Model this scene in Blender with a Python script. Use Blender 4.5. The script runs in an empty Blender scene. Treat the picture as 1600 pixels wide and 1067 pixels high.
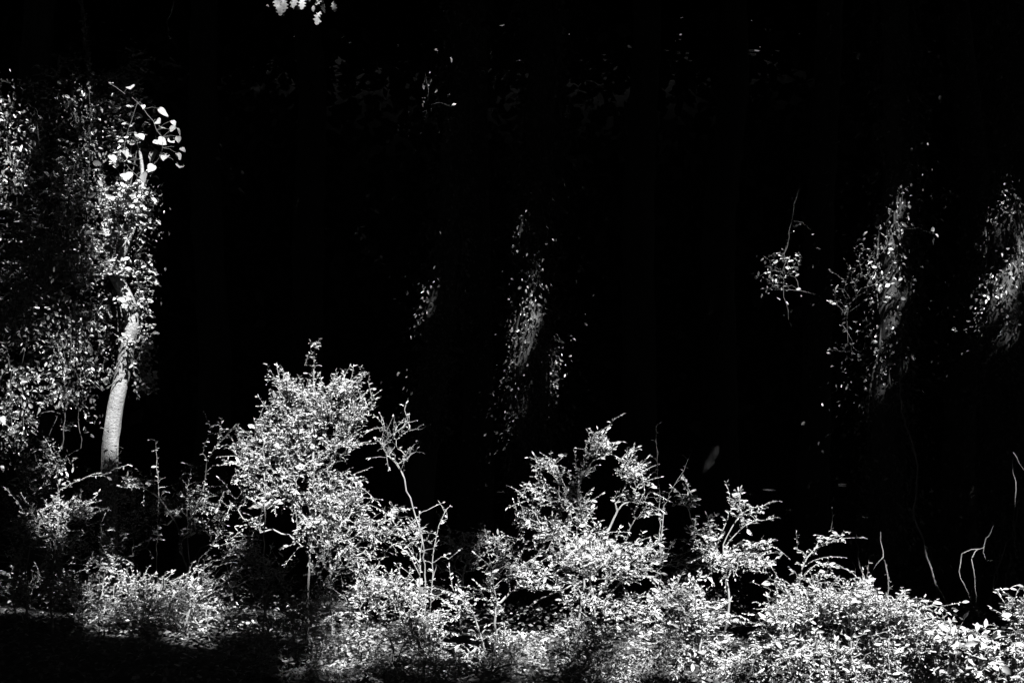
import bpy, math, random
import numpy as np
from mathutils import Matrix, Vector

random.seed(7)
RNG = np.random.default_rng(7)
SC = bpy.context.scene
COL = SC.collection

# ---------------------------------------------------------------- camera
CAM_H = 1.70
FPX = 1600 * 50 / 36.0            # focal length in photograph pixels
cam_data = bpy.data.cameras.new('camera')
cam_data.lens = 50
cam_data.sensor_width = 36
cam_data.clip_start = 0.05
cam_data.clip_end = 400
cam = bpy.data.objects.new('camera', cam_data)
cam.location = (0, 0, CAM_H)
cam.rotation_euler = (math.radians(90), 0, 0)
COL.objects.link(cam)
SC.camera = cam

# ---------------------------------------------------------------- sky and sun
SUN_AZ, SUN_EL = math.radians(156), math.radians(53)      # clockwise from +Y
SUN = np.array([math.sin(SUN_AZ) * math.cos(SUN_EL), math.cos(SUN_AZ) * math.cos(SUN_EL), math.sin(SUN_EL)])
world = bpy.data.worlds.new('World')
SC.world = world
world.use_nodes = True
wn, wl = world.node_tree.nodes, world.node_tree.links
wn.clear()
sky = wn.new('ShaderNodeTexSky')
sky.sky_type = 'NISHITA'
sky.sun_disc = False
sky.sun_elevation = SUN_EL
sky.sun_rotation = SUN_AZ
bw = wn.new('ShaderNodeRGBToBW')                          # the photograph is black and white
bg = wn.new('ShaderNodeBackground')
bg.inputs['Strength'].default_value = 0.05
wo = wn.new('ShaderNodeOutputWorld')
wl.new(sky.outputs[0], bw.inputs[0]); wl.new(bw.outputs[0], bg.inputs[0]); wl.new(bg.outputs[0], wo.inputs[0])
sun_data = bpy.data.lights.new('sun', 'SUN')
sun_data.energy = 5.0
sun_data.angle = math.radians(0.5)
sun = bpy.data.objects.new('sun', sun_data)
sun.rotation_euler = Vector(SUN).to_track_quat('Z', 'Y').to_euler()
sun.location = (6, -12, 14)
COL.objects.link(sun)
SC.view_settings.view_transform = 'Standard'
SC.view_settings.look = 'None'
SC.view_settings.exposure = 2.95
SC.view_settings.gamma = 1
SC.view_settings.use_curve_mapping = False
SC.cycles.max_bounces = 4
SC.cycles.diffuse_bounces = 1
SC.cycles.use_adaptive_sampling = True
SC.cycles.adaptive_threshold = 0.02
SC.cycles.use_denoising = True
SC.cycles.sample_clamp_indirect = 1.0
SC.cycles.sample_clamp_direct = 2.0

# ---------------------------------------------------------------- small helpers
def P(x, y, Y):
    """a point Y metres in front of the camera, seen at (x, y) in the photograph"""
    return np.array([(x - 800) / FPX * Y, Y, CAM_H - (y - 533) / FPX * Y])

def unit(v):
    v = np.asarray(v, float)
    return v / np.maximum(np.linalg.norm(v, axis=-1, keepdims=True), 1e-9)

def vnoise(p, seed=0):
    """smooth value noise of n x 2 points, about 0..1"""
    p = np.asarray(p, float)
    i = np.floor(p).astype(np.int64); f = p - i; f = f * f * (3 - 2 * f)
    def h(a, b):
        n = (a * 374761393 + b * 668265263 + seed * 974634541) & 0xffffffff
        n = ((n ^ (n >> 13)) * 1274126177) & 0xffffffff
        return ((n ^ (n >> 16)) & 0xffff) / 65535.0
    a, b = i[:, 0], i[:, 1]
    return ((h(a, b) * (1 - f[:, 0]) + h(a + 1, b) * f[:, 0]) * (1 - f[:, 1])
            + (h(a, b + 1) * (1 - f[:, 0]) + h(a + 1, b + 1) * f[:, 0]) * f[:, 1])

def ground_z(x, y):
    q = np.stack([np.atleast_1d(x), np.atleast_1d(y)], 1)
    st = 8.55 + 1.1 * np.clip((-1.2 - q[:, 0]) / .6, 0, 1)
    dip = np.clip((q[:, 1] - st) / 2.6, 0, 1); dip = dip * dip * (3 - 2 * dip)
    return -1.0 * dip + 0.14 * (vnoise(q * 0.55, 3) - 0.5) + 0.05 * (vnoise(q * 1.9, 4) - 0.5) + 0.02 * np.maximum(q[:, 1] - 10, 0) + 0.95 * np.clip(np.hypot(q[:, 0], q[:, 1] - 4) - 27, 0, 22)  # last term: bank added all round to shut out the low sky

def mesh_np(name, V, F, tone=None, smooth=False):
    V = np.asarray(V, np.float32); F = np.asarray(F, np.int32)
    me = bpy.data.meshes.new(name)
    me.vertices.add(len(V)); me.vertices.foreach_set('co', V.ravel())
    n, k = F.shape
    me.loops.add(n * k); me.loops.foreach_set('vertex_index', F.ravel())
    me.polygons.add(n)
    me.polygons.foreach_set('loop_start', np.arange(0, n * k, k, dtype=np.int32))
    if smooth:
        me.polygons.foreach_set('use_smooth', np.ones(n, bool))
    if tone is not None:
        a = me.attributes.new('tone', 'FLOAT', 'POINT')
        a.data.foreach_set('value', np.asarray(tone, np.float32))
    me.update(calc_edges=True)
    return me

def link(name, data, mat=None, parent=None, kind=None):
    o = bpy.data.objects.new(name, data)
    COL.objects.link(o)
    if mat is not None and data is not None and not data.materials:
        data.materials.append(mat)
    if parent is not None:
        o.parent = parent
    if kind:
        o['kind'] = kind
    return o

def thing(name, loc, label, cat, group=None):
    o = bpy.data.objects.new(name, None)
    o.empty_display_size = 0.1
    o.location = [float(c) for c in loc]
    COL.objects.link(o)
    o['label'] = label; o['category'] = cat
    if group:
        o['group'] = group
    return o

# ---------------------------------------------------------------- materials (greys: black-and-white film)
def leaf_material(name, lo, hi, rough=0.45, spec=0.5, translucent=0.06, veins=False):
    m = bpy.data.materials.new(name); m.use_nodes = True
    nt = m.node_tree; N, L = nt.nodes, nt.links
    b = N['Principled BSDF']; out = N['Material Output']
    at = N.new('ShaderNodeAttribute'); at.attribute_name = 'tone'
    tc = N.new('ShaderNodeTexCoord')
    nz = N.new('ShaderNodeTexNoise'); nz.inputs['Scale'].default_value = 90; nz.inputs['Detail'].default_value = 2
    L.new(tc.outputs['Object'], nz.inputs['Vector'])
    info = N.new('ShaderNodeObjectInfo')
    if veins:
        sp = N.new('ShaderNodeSeparateXYZ'); L.new(tc.outputs['Object'], sp.inputs[0])
        ab = N.new('ShaderNodeMath'); ab.operation = 'ABSOLUTE'; L.new(sp.outputs[1], ab.inputs[0])
        m1 = N.new('ShaderNodeMath'); m1.operation = 'MULTIPLY_ADD'; L.new(ab.outputs[0], m1.inputs[0]); m1.inputs[1].default_value = -.9; L.new(sp.outputs[0], m1.inputs[2])
        m2 = N.new('ShaderNodeMath'); m2.operation = 'MULTIPLY'; L.new(m1.outputs[0], m2.inputs[0]); m2.inputs[1].default_value = 36
        m3 = N.new('ShaderNodeMath'); m3.operation = 'SINE'; L.new(m2.outputs[0], m3.inputs[0])
        m4 = N.new('ShaderNodeMath'); m4.operation = 'GREATER_THAN'; L.new(m3.outputs[0], m4.inputs[0]); m4.inputs[1].default_value = .8
        m5 = N.new('ShaderNodeMath'); m5.operation = 'LESS_THAN'; L.new(ab.outputs[0], m5.inputs[0]); m5.inputs[1].default_value = .03
        m6 = N.new('ShaderNodeMath'); m6.operation = 'MAXIMUM'; L.new(m4.outputs[0], m6.inputs[0]); L.new(m5.outputs[0], m6.inputs[1])
        m7 = N.new('ShaderNodeMath'); m7.operation = 'MULTIPLY_ADD'; L.new(info.outputs['Random'], m7.inputs[0]); m7.inputs[1].default_value = 1.1; L.new(at.outputs['Fac'], m7.inputs[2])
        m8 = N.new('ShaderNodeMath'); m8.operation = 'MULTIPLY_ADD'; L.new(m6.outputs[0], m8.inputs[0]); m8.inputs[1].default_value = -.7; L.new(m7.outputs[0], m8.inputs[2])
        nz.inputs['Scale'].default_value = 5
        at = m8
    mx = N.new('ShaderNodeMath'); mx.operation = 'MULTIPLY_ADD'
    L.new(nz.outputs['Fac'], mx.inputs[0]); mx.inputs[1].default_value = 0.5; L.new(at.outputs[0] if veins else at.outputs['Fac'], mx.inputs[2])
    mr = N.new('ShaderNodeMapRange')
    mr.inputs['From Min'].default_value = 0.1; mr.inputs['From Max'].default_value = 1.4
    mr.inputs['To Min'].default_value = lo; mr.inputs['To Max'].default_value = hi
    L.new(mx.outputs[0], mr.inputs['Value'])
    L.new(mr.outputs[0], b.inputs['Base Color'])
    b.inputs['Roughness'].default_value = rough
    b.inputs['Specular IOR Level'].default_value = spec
    tr = N.new('ShaderNodeBsdfTranslucent')
    L.new(mr.outputs[0], tr.inputs['Color'])
    ms = N.new('ShaderNodeMixShader'); ms.inputs[0].default_value = translucent
    L.new(b.outputs[0], ms.inputs[1]); L.new(tr.outputs[0], ms.inputs[2]); L.new(ms.outputs[0], out.inputs[0])
    return m

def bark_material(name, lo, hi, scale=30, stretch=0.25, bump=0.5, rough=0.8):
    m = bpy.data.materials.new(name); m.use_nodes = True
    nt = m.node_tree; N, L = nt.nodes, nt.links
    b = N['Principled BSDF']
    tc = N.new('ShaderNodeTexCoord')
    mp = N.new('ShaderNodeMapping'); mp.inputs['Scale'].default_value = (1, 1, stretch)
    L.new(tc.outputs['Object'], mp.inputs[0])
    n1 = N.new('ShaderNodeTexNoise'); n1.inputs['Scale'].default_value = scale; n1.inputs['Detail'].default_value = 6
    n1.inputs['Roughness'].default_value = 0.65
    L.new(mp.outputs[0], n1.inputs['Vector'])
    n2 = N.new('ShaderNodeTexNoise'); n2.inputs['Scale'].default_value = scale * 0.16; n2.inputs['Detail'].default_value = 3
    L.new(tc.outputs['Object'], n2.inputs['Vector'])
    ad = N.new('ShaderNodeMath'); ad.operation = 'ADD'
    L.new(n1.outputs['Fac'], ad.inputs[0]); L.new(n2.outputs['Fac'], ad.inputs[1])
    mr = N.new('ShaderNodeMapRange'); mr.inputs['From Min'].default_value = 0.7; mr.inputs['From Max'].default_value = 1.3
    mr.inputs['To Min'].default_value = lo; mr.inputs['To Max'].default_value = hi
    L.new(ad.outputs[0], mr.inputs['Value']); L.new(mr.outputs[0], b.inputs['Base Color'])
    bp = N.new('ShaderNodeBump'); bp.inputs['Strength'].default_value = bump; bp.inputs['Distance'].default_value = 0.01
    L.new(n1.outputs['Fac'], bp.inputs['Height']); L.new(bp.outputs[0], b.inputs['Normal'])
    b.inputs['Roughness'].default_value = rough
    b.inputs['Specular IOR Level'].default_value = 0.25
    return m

M_LEAF = leaf_material('shrub_leaf', 0.11, 0.21)
M_LEAFB = leaf_material('broad_leaf', 0.05, 0.115, rough=0.6, spec=0.3, veins=True)
M_IVY = leaf_material('ivy_leaf', 0.035, 0.085, rough=0.35, spec=0.6)
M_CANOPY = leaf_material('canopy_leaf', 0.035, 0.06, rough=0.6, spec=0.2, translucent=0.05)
M_DRY = leaf_material('dry_leaf', 0.05, 0.17, rough=0.8, spec=0.1)
M_TWIG = bark_material('twig_bark', 0.07, 0.16, scale=60, bump=0.2)
M_PALE = bark_material('pale_bark', 0.06, 0.155, scale=55, stretch=1.6, bump=1.0)
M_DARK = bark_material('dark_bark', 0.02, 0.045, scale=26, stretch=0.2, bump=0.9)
M_VINE = bark_material('vine_bark', 0.06, 0.14, scale=40, bump=0.6)
M_SOIL = bark_material('forest_soil', 0.008, 0.022, scale=14, stretch=1, bump=1.0, rough=0.95)

# ---------------------------------------------------------------- leaf geometry
T_LEAF = np.array([[0, 0, 0], [.5, 0, -.07], [1, 0, -.06], [.27, .42, .05], [.68, .38, .02], [.27, -.42, .05], [.68, -.38, .02]])
F_LEAF = np.array([[0, 1, 3], [3, 1, 4], [4, 1, 2], [1, 0, 5], [1, 5, 6], [1, 6, 2]])
T_DIA = np.array([[0, 0, 0], [.48, .5, .05], [1, 0, -.05], [.48, -.5, .05]])
F_DIA = np.array([[0, 2, 1], [0, 3, 2]])

def frames(d, n):
    d = unit(d)
    n = n - (n * d).sum(1, keepdims=True) * d
    n = unit(n)
    return d, np.cross(n, d), n

def leaf_batch(org, d, n, L, W, T=T_LEAF, F=F_LEAF):
    d, s, n = frames(d, n)
    curl = RNG.uniform(0.4, 2.6, len(org))
    V = (org[:, None] + d[:, None] * (T[None, :, :1] * L[:, None, None])
         + s[:, None] * (T[None, :, 1:2] * W[:, None, None])
         + n[:, None] * (T[None, :, 2:] * (L * curl)[:, None, None]))
    k = len(T)
    FF = F[None] + (np.arange(len(org)) * k)[:, None, None]
    return V.reshape(-1, 3), FF.reshape(-1, F.shape[1])

def outline_leaf(name, pts, fold=0.12, curl=-0.18):
    """one leaf blade 1 long, 1 wide, from the outline of one half (x along, y out), with midrib"""
    m = len(pts)
    V, F = [], []
    xs = [p[0] for p in pts]
    for x, y in pts:
        V.append((x, 0, curl * x * x - 0.02))
    for sgn in (1, -1):
        for x, y in pts:
            V.append((x, sgn * y, curl * x * x + fold * abs(y) + 0.03 * math.sin(7 * x + sgn)))
    for i in range(m - 1):
        F.append((i, i + 1, m + i + 1, m + i))
        F.append((i + 1, i, 2 * m + i, 2 * m + i + 1))
    me = bpy.data.meshes.new(name)
    me.from_pydata(V, [], F)
    a = me.attributes.new('tone', 'FLOAT', 'POINT')
    a.data.foreach_set('value', np.full(len(V), random.uniform(0.3, 0.9), np.float32))
    for p in me.polygons:
        p.use_smooth = True
    me.update()
    return me

OVAL = [(0, 0.005), (.12, .2), (.3, .42), (.5, .5), (.72, .4), (.9, .18), (1, .005)]
HEART = [(0, 0.02), (-.05, .17), (.04, .38), (.22, .52), (.45, .5), (.62, .36), (.8, .2), (.93, .06), (1, .01)]
LOBED = [(0, 0.03), (.12, .12), (.22, .34), (.32, .16), (.45, .5), (.56, .22), (.7, .46), (.8, .2), (.92, .22), (1, .02)]
BLADE = [(0, 0.12), (.2, .38), (.45, .5), (.7, .36), (.88, .16), (1, .005)]
LEAF_MESHES = {}
for key, shape, mat in (('oval', OVAL, M_LEAF), ('heart', HEART, M_LEAFB), ('lobed', LOBED, M_LEAFB), ('blade', BLADE, M_LEAF), ('ivy', HEART, M_IVY), ('dry', OVAL, M_DRY)):
    LEAF_MESHES[key] = []
    for v in range(4):
        me = outline_leaf(key + '_leaf', shape, fold=random.uniform(.02, .3), curl=random.uniform(-.35, .1))
        me.materials.append(mat)
        LEAF_MESHES[key].append(me)

def leaf_objects(parent, base, org, d, n, L, W, key):
    d, s, n = frames(d, n)
    for i in range(len(org)):
        o = bpy.data.objects.new('leaf', random.choice(LEAF_MESHES[key]))
        COL.objects.link(o)
        o.parent = parent
        M = Matrix.Identity(4)
        for r in range(3):
            M[r][0] = d[i, r] * L[i]; M[r][1] = s[i, r] * W[i]; M[r][2] = n[i, r] * L[i]
            M[r][3] = org[i, r] - base[r]
        o.matrix_local = M

# ---------------------------------------------------------------- tubes
def tube(points, radii, sides=5, closed_end=True):
    pts = np.asarray(points, float); r = np.asarray(radii, float)
    t = np.gradient(pts, axis=0); t = unit(t)
    ref = np.array([0.0, 1, 0.05]) if abs(t[0, 1]) < 0.9 else np.array([1.0, 0, 0])
    a = np.stack([t[:, 1] * ref[2] - t[:, 2] * ref[1], t[:, 2] * ref[0] - t[:, 0] * ref[2], t[:, 0] * ref[1] - t[:, 1] * ref[0]], 1)
    a = unit(a)
    b = np.stack([a[:, 1] * t[:, 2] - a[:, 2] * t[:, 1], a[:, 2] * t[:, 0] - a[:, 0] * t[:, 2], a[:, 0] * t[:, 1] - a[:, 1] * t[:, 0]], 1)
    ang = np.arange(sides) / sides * 2 * math.pi
    V = (pts[:, None] + r[:, None, None] * (np.cos(ang)[None, :, None] * a[:, None] + np.sin(ang)[None, :, None] * b[:, None])).reshape(-1, 3)
    j = np.arange(sides); k = (j + 1) % sides; o = np.arange(len(pts) - 1)[:, None] * sides
    F = np.stack([o + j, o + k, o + sides + k, o + sides + j], 2)
    return V, np.array(F, int).reshape(-1, 4)

def merge(parts):
    V, F, o = [], [], 0
    for v, f in parts:
        if len(v) == 0: continue
        V.append(v); F.append(f + o); o += len(v)
    if not V:
        return np.zeros((0, 3)), np.zeros((0, 4), int)
    return np.concatenate(V), np.concatenate(F)

def smooth_path(pts, step=0.04, wob=0.0):
    """Catmull-Rom through points"""
    p = np.asarray(pts, float)
    q = np.vstack([2 * p[0] - p[1], p, 2 * p[-1] - p[-2]])
    out = []
    for i in range(1, len(q) - 2):
        n = max(2, int(np.linalg.norm(q[i + 1] - q[i]) / step))
        t = np.linspace(0, 1, n, endpoint=False)[:, None]
        out.append(0.5 * (2 * q[i] + (q[i + 1] - q[i - 1]) * t + (2 * q[i - 1] - 5 * q[i] + 4 * q[i + 1] - q[i + 2]) * t ** 2
                          + (3 * q[i] - q[i - 1] - 3 * q[i + 1] + q[i + 2]) * t ** 3))
    out = np.vstack(out + [p[-1:]])
    if wob:
        out[1:-1] += RNG.normal(0, wob, out[1:-1].shape)
    return out

# ---------------------------------------------------------------- where the sun must get through the canopy
SU = unit(np.cross(np.array([0, 0, 1.0]), SUN)); SV = np.cross(SUN, SU)
GRES = 0.05
GN = 900
GAP = np.zeros((GN, GN), np.float32)

def uv_idx(p):
    p = np.asarray(p, float)
    return (np.floor(p @ SU / GRES).astype(int) + GN // 2), (np.floor(p @ SV / GRES).astype(int) + GN // 2)

def let_sun(p, openness=1.0, rad=0.05):
    """mark these points to be sunlit; a gap is cut for them in the leaf canopy"""
    i, j = uv_idx(p)
    if len(i) == 0: return
    ij = np.unique(np.clip(i, 9, GN - 10) * GN + np.clip(j, 9, GN - 10)); i, j = ij // GN, ij % GN
    k = int(math.ceil(rad / GRES))
    for a in range(-k, k + 1):
        for b in range(-k, k + 1):
            if a * a + b * b <= k * k + 0.5:
                GAP[i + a, j + b] = np.maximum(GAP[i + a, j + b], openness)

# ---------------------------------------------------------------- growing a woody plant through chosen points
class Plant:
    def __init__(self, bases):
        self.p = [np.array(b, float) for b in bases]
        self.par = [-1] * len(bases)
        self.len = [0.0] * len(bases)
        self.root = list(range(len(bases)))
        self.tips = []
        self.flag = [0] * len(bases)
    def add(self, pt, par, flag=0):
        self.p.append(np.array(pt, float)); self.par.append(par)
        q = pt - self.p[par]; self.len.append(self.len[par] + math.sqrt(q[0] ** 2 + q[1] ** 2 + q[2] ** 2))
        self.root.append(self.root[par]); self.flag.append(flag)
        return len(self.p) - 1
    def chain(self, pts, start=None, flag=0, wob=0.004):
        """an explicit stem through given points"""
        pts = smooth_path(pts, 0.05, wob)
        if start is None:
            A = np.array(self.p); start = int(np.argmin(np.linalg.norm(A - pts[0], axis=1)))
        i = start; ids = []
        for q in pts:
            if np.linalg.norm(q - self.p[i]) < 0.004: continue
            i = self.add(q, i, flag); ids.append(i)
        self.tips.append(i)
        return ids
    def reach(self, tips, bf=0.35, bow=0.12, jit=0.10):
        base = np.array(self.p[:1])
        tips = np.asarray(tips)
        buf = np.zeros((4096, 4)); done = 0
        for t in tips[np.argsort(np.linalg.norm(tips - base, axis=1))]:
            m = len(self.p)
            while m > len(buf): buf = np.vstack([buf, np.zeros_like(buf)])
            for w in range(done, m): buf[w, :3] = self.p[w]; buf[w, 3] = self.len[w]
            done = m
            dv = t - buf[:m, :3]; L = buf[:m, 3]; d = np.sqrt((dv * dv).sum(1))
            cost = d + bf * L + 0.6 * np.maximum(0, -dv[:, 2])
            i = int(np.argmin(cost)); D = d[i]
            if D < 0.015: continue
            n = max(2, int(math.ceil(D / 0.06)))
            a = self.p[i].copy(); j = i
            side = RNG.normal(0, 1, 3); side[2] *= 0.4
            for k in range(1, n + 1):
                s = k / n
                q = a + (t - a) * s + np.array([0, 0, 1]) * bow * D * 4 * s * (1 - s) + side * jit * D * s * (1 - s)
                if k < n: q = q + RNG.normal(0, 0.006, 3)
                j = self.add(q, j)
            self.tips.append(j)
    def finish(self):
        n = len(self.p)
        self.P = np.array(self.p); self.par = np.array(self.par)
        cnt = np.zeros(n)
        haskid = np.zeros(n, bool); haskid[self.par[self.par >= 0]] = True
        cnt[~haskid] = 1
        for i in range(n - 1, -1, -1):
            if self.par[i] >= 0: cnt[self.par[i]] += cnt[i]
        self.cnt = cnt
        self.end = np.where(~haskid)[0]
    def tubes(self, r0=0.0016, power=0.42, rmax=0.007, split=5):
        """(thick stems by root, thin twigs)"""
        n = len(self.P)
        r = np.minimum(r0 * np.maximum(self.cnt, 1) ** power, rmax)
        best = -np.ones(n, int)
        for i in range(n):
            p = self.par[i]
            if p >= 0 and (best[p] < 0 or self.cnt[i] > self.cnt[best[p]]): best[p] = i
        stems, twigs = {}, []
        for i in range(n):
            p = self.par[i]
            if p >= 0 and best[p] == i: continue
            ch = [i] if p < 0 else [p, i]
            while best[ch[-1]] >= 0: ch.append(best[ch[-1]])
            if len(ch) < 2: continue
            rr = r[ch].copy()
            if p >= 0: rr[0] = rr[1]
            rr[-1] *= 0.5
            big = self.cnt[ch[1]] >= split
            tb = tube(self.P[ch], rr, 6 if big else 4)
            if p < 0: stems.setdefault(self.root[i], []).append(tb)
            else: twigs.append(tb)
        return stems, twigs
    def leaf_sites(self, spacing=0.02, run=0.2, maxcnt=14, bare=0.0, up=0.5, rand=0.5, toward=0.6, fwd=0.55, start=0.0):
        O, D, N = [], [], []
        seen = set()
        for e in self.end:
            if RNG.random() < bare: continue
            i = e; acc = 0; gone = 0; sgn = 1
            tipdir = self.P[e] - self.P[self.par[e]] if self.par[e] >= 0 else np.array([0, 0, 1.])
            O.append(self.P[e]); D.append(unit(tipdir) + RNG.normal(0, .25, 3)); N.append(0)
            while self.par[i] >= 0 and gone < run and self.cnt[i] <= maxcnt and i not in seen:
                seen.add(i)
                a, b = self.P[i], self.P[self.par[i]]
                seg = np.linalg.norm(a - b); dr = (a - b) / max(seg, 1e-6)
                while acc < seg:
                    q = a - dr * acc
                    sd = np.array([dr[1], -dr[0], 0.0]); nn = math.hypot(dr[0], dr[1])
                    sd = sd / nn if nn > .15 else unit(RNG.normal(0, 1, 3))
                    if abs(dr[2]) > 0.7:
                        an = RNG.uniform(0, 6.283); sd = np.array([math.cos(an), math.sin(an), 0.15])
                    O.append(q); D.append(dr * fwd + sd * sgn + RNG.normal(0, .28, 3) + np.array([0, 0, -.05]))
                    sgn = -sgn if RNG.random() < .85 else sgn
                    acc += spacing * RNG.uniform(.6, 1.5)
                acc -= seg; gone += seg; i = self.par[i]
        O = np.array(O); D = np.array(D)
        n = len(O)
        N = np.array([0, 0, up]) + RNG.normal(0, rand, (n, 3)) + SUN * toward
        return O, D, N

def blob_points(blobs, Y, thin=.33):
    out = []
    for b in blobs:
        cx, cy, rx, ry, n = b[:5]
        dY = b[5] if len(b) > 5 else 0
        u = unit(RNG.normal(0, 1, (n, 3))) * RNG.uniform(0, 1, (n, 1)) ** 0.45
        yy = Y + dY + u[:, 1] * max(0.12, 0.75 * 0.5 * (rx + ry) / FPX * Y)
        c = np.stack([(cx - 800 + u[:, 0] * rx) / FPX * (Y + dY), yy, CAM_H - (cy - 533 + u[:, 2] * ry) / FPX * (Y + dY)], 1)
        c[:, 2] = np.maximum(c[:, 2], 0.05)
        cl = vnoise(np.stack([c[:, 0] * 7 + c[:, 1] * 2.9, c[:, 2] * 7 - c[:, 1] * 2.3], 1), 41)
        out.append(c[cl > thin])
    return np.concatenate(out) if out else np.zeros((0, 3))

def shrub(name, label, cat, Y, base, blobs=(), stems=(), L=(.022, .042), ratio=.37, spacing=.0115, run=.3, singles=30, dense=3.0, shoots=.22, zmin=.12, glint=0, scale=.74, broad=4, thin=.28, shootlen=.7, key='oval',
          lit=1.0, r0=.0014, bf=.35, group=None, mat=None, bare=0.0, side=None, leafkw=None, power=.34, bow=.12, gaprad=.04, twig=None):
    """base: pixel x positions of the stem feet; blobs: pixel ellipses the crown fills; stems: explicit stems in pixels"""
    feet = []
    for bx in base:
        x = (bx - 800) / FPX * Y; yy = Y + RNG.normal(0, .05)
        feet.append(np.array([x, yy, float(ground_z(x, yy)[0]) - 0.03]))
    pl = Plant(feet)
    for st in stems:
        path = [P(q[0], q[1], Y + (q[2] if len(q) > 2 else 0)) for q in st['p']]
        ids = pl.chain(([pl.p[st['foot']]] if 'foot' in st else []) + path, start=st.get('foot'), flag=1)
        if 'side' in st:                                    # short side shoots along the stem
            gap, ln, frm = st['side']
            acc = 0
            for a in range(1, len(ids)):
                acc += np.linalg.norm(pl.p[ids[a]] - pl.p[ids[a - 1]])
                if a < frm * len(ids) or acc < gap: continue
                m = max(1, int(acc / gap)); acc = 0
                dr = unit(pl.p[ids[a]] - pl.p[ids[a - 1]])
                for q in range(m):
                    sd = unit(RNG.normal(0, 1, 3) * np.array([1, .8, .35]) + np.array(st.get('lean', (0, 0, 0.15))))
                    l = ln * RNG.uniform(.5, 1.3)
                    tip = pl.p[ids[a]] + (sd + dr * .45) * l
                    m1 = pl.add((pl.p[ids[a]] + tip) / 2 + np.array([0, 0, .1 * l]), ids[a]); m2 = pl.add(tip, m1)
                    pl.tips.append(m2)
    tips = blob_points([(b[0], b[1], b[2], b[3], int(b[4] * dense)) + tuple(b[5:]) for b in blobs], Y, thin)
    if len(tips):
        pl.reach(tips, bf=bf, bow=bow)
        cen = tips.mean(0); ids = RNG.choice(pl.tips, min(len(pl.tips), int(len(tips) * shoots)), replace=False)
        for i in ids:
            out = unit(pl.p[i] - cen) * .8 + RNG.normal(0, .5, 3) + np.array([0.15, -.1, .25])
            l = RNG.uniform(.05, .2) * shootlen; k = i
            out = unit(out); bend = RNG.normal(0, .25, 3) + [0, 0, -.15]
            for q in range(1, 4):
                k = pl.add(pl.p[k] + (out + bend * q / 3) * l / 3, k)
            pl.tips.append(k)
    pl.finish()
    b0 = feet[0]
    t = thing(name, b0, label, cat, group)
    st, tw = pl.tubes(r0=r0, power=power)
    tmat = twig or M_TWIG
    first = t
    for k in st:
        v, f = merge(st[k]); o = link('stem', mesh_np('stem', v - b0, f, smooth=True), tmat, t)
        if first is t: first = o
    if tw:
        v, f = merge(tw); link('twigs', mesh_np('twigs', v - b0, f, smooth=True), tmat, first, 'stuff')
    kw = dict(spacing=spacing, run=run, bare=bare); kw.update(leafkw or {})
    O, D, N = pl.leaf_sites(**kw)
    n = len(O)
    LL = scale * (L[0] + (L[1] - L[0]) * RNG.random(n) ** 1.4) * np.where(RNG.random(n) < .2, .55, 1.0); WW = LL * ratio * RNG.uniform(.75, 1.2, n)
    if glint:
        let_sun(O[RNG.random(n) < glint], 1.0, .03)
    elif lit:
        let_sun(O[O[:, 2] > zmin], lit, gaprad); let_sun(pl.P[(pl.cnt <= 4) & (pl.P[:, 2] > zmin)], lit, gaprad)
    # the leaves that show largest are single parts
    view = unit(O - np.array([0, 0, CAM_H]))
    d_, s_, n_ = frames(D, N)
    score = LL * WW * np.abs((n_ * view).sum(1)) * RNG.uniform(.5, 1, n) / (O[:, 1] ** 2) * np.where(O[:, 1] < np.median(O[:, 1]) + .05, 1, .3)
    big = np.argsort(-score)[:singles]
    msk = np.ones(n, bool); msk[big] = False
    leaf_objects(t, b0, O[big], D[big], N[big], LL[big] * 1.3, WW[big] * 1.3, key)
    if broad and singles > 20:                              # a few odd broad leaves of a creeper-like seedling
        w = RNG.choice(np.where(msk)[0], broad, replace=False); msk[w] = False
        lb = RNG.uniform(.035, .06, broad)
        leaf_objects(t, b0, O[w], D[w], N[w] + np.array([0, -.6, 0]), lb, lb * RNG.uniform(.6, .85, broad), 'heart')
    V, F = leaf_batch(O[msk], D[msk], N[msk], LL[msk], WW[msk])
    tone = np.repeat(RNG.uniform(0, 1, msk.sum()), 7)
    link('foliage', mesh_np('foliage', V - b0, F, tone), mat or M_LEAF, t, 'stuff')
    return t, pl

# ================================================================ THE SETTING
xs = np.concatenate([np.linspace(-70, -9, 22), np.linspace(-8, 8, 90), np.linspace(9, 70, 22)])
ys = np.concatenate([np.linspace(-50, 3, 20), np.linspace(3.5, 18, 90), np.linspace(19, 90, 24)])
X, Yg = np.meshgrid(xs, ys)
Z = ground_z(X.ravel(), Yg.ravel()) + 0.02 * (vnoise(np.stack([X.ravel(), Yg.ravel()], 1) * 6, 9) - .5)
V = np.stack([X.ravel(), Yg.ravel(), Z], 1)
nx, ny = len(xs), len(ys)
I = (np.arange(ny - 1)[:, None] * nx + np.arange(nx - 1)[None]).ravel()
F = np.stack([I, I + 1, I + nx + 1, I + nx], 1)
link('ground', mesh_np('ground', V, F, smooth=True), M_SOIL, kind='structure')

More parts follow.
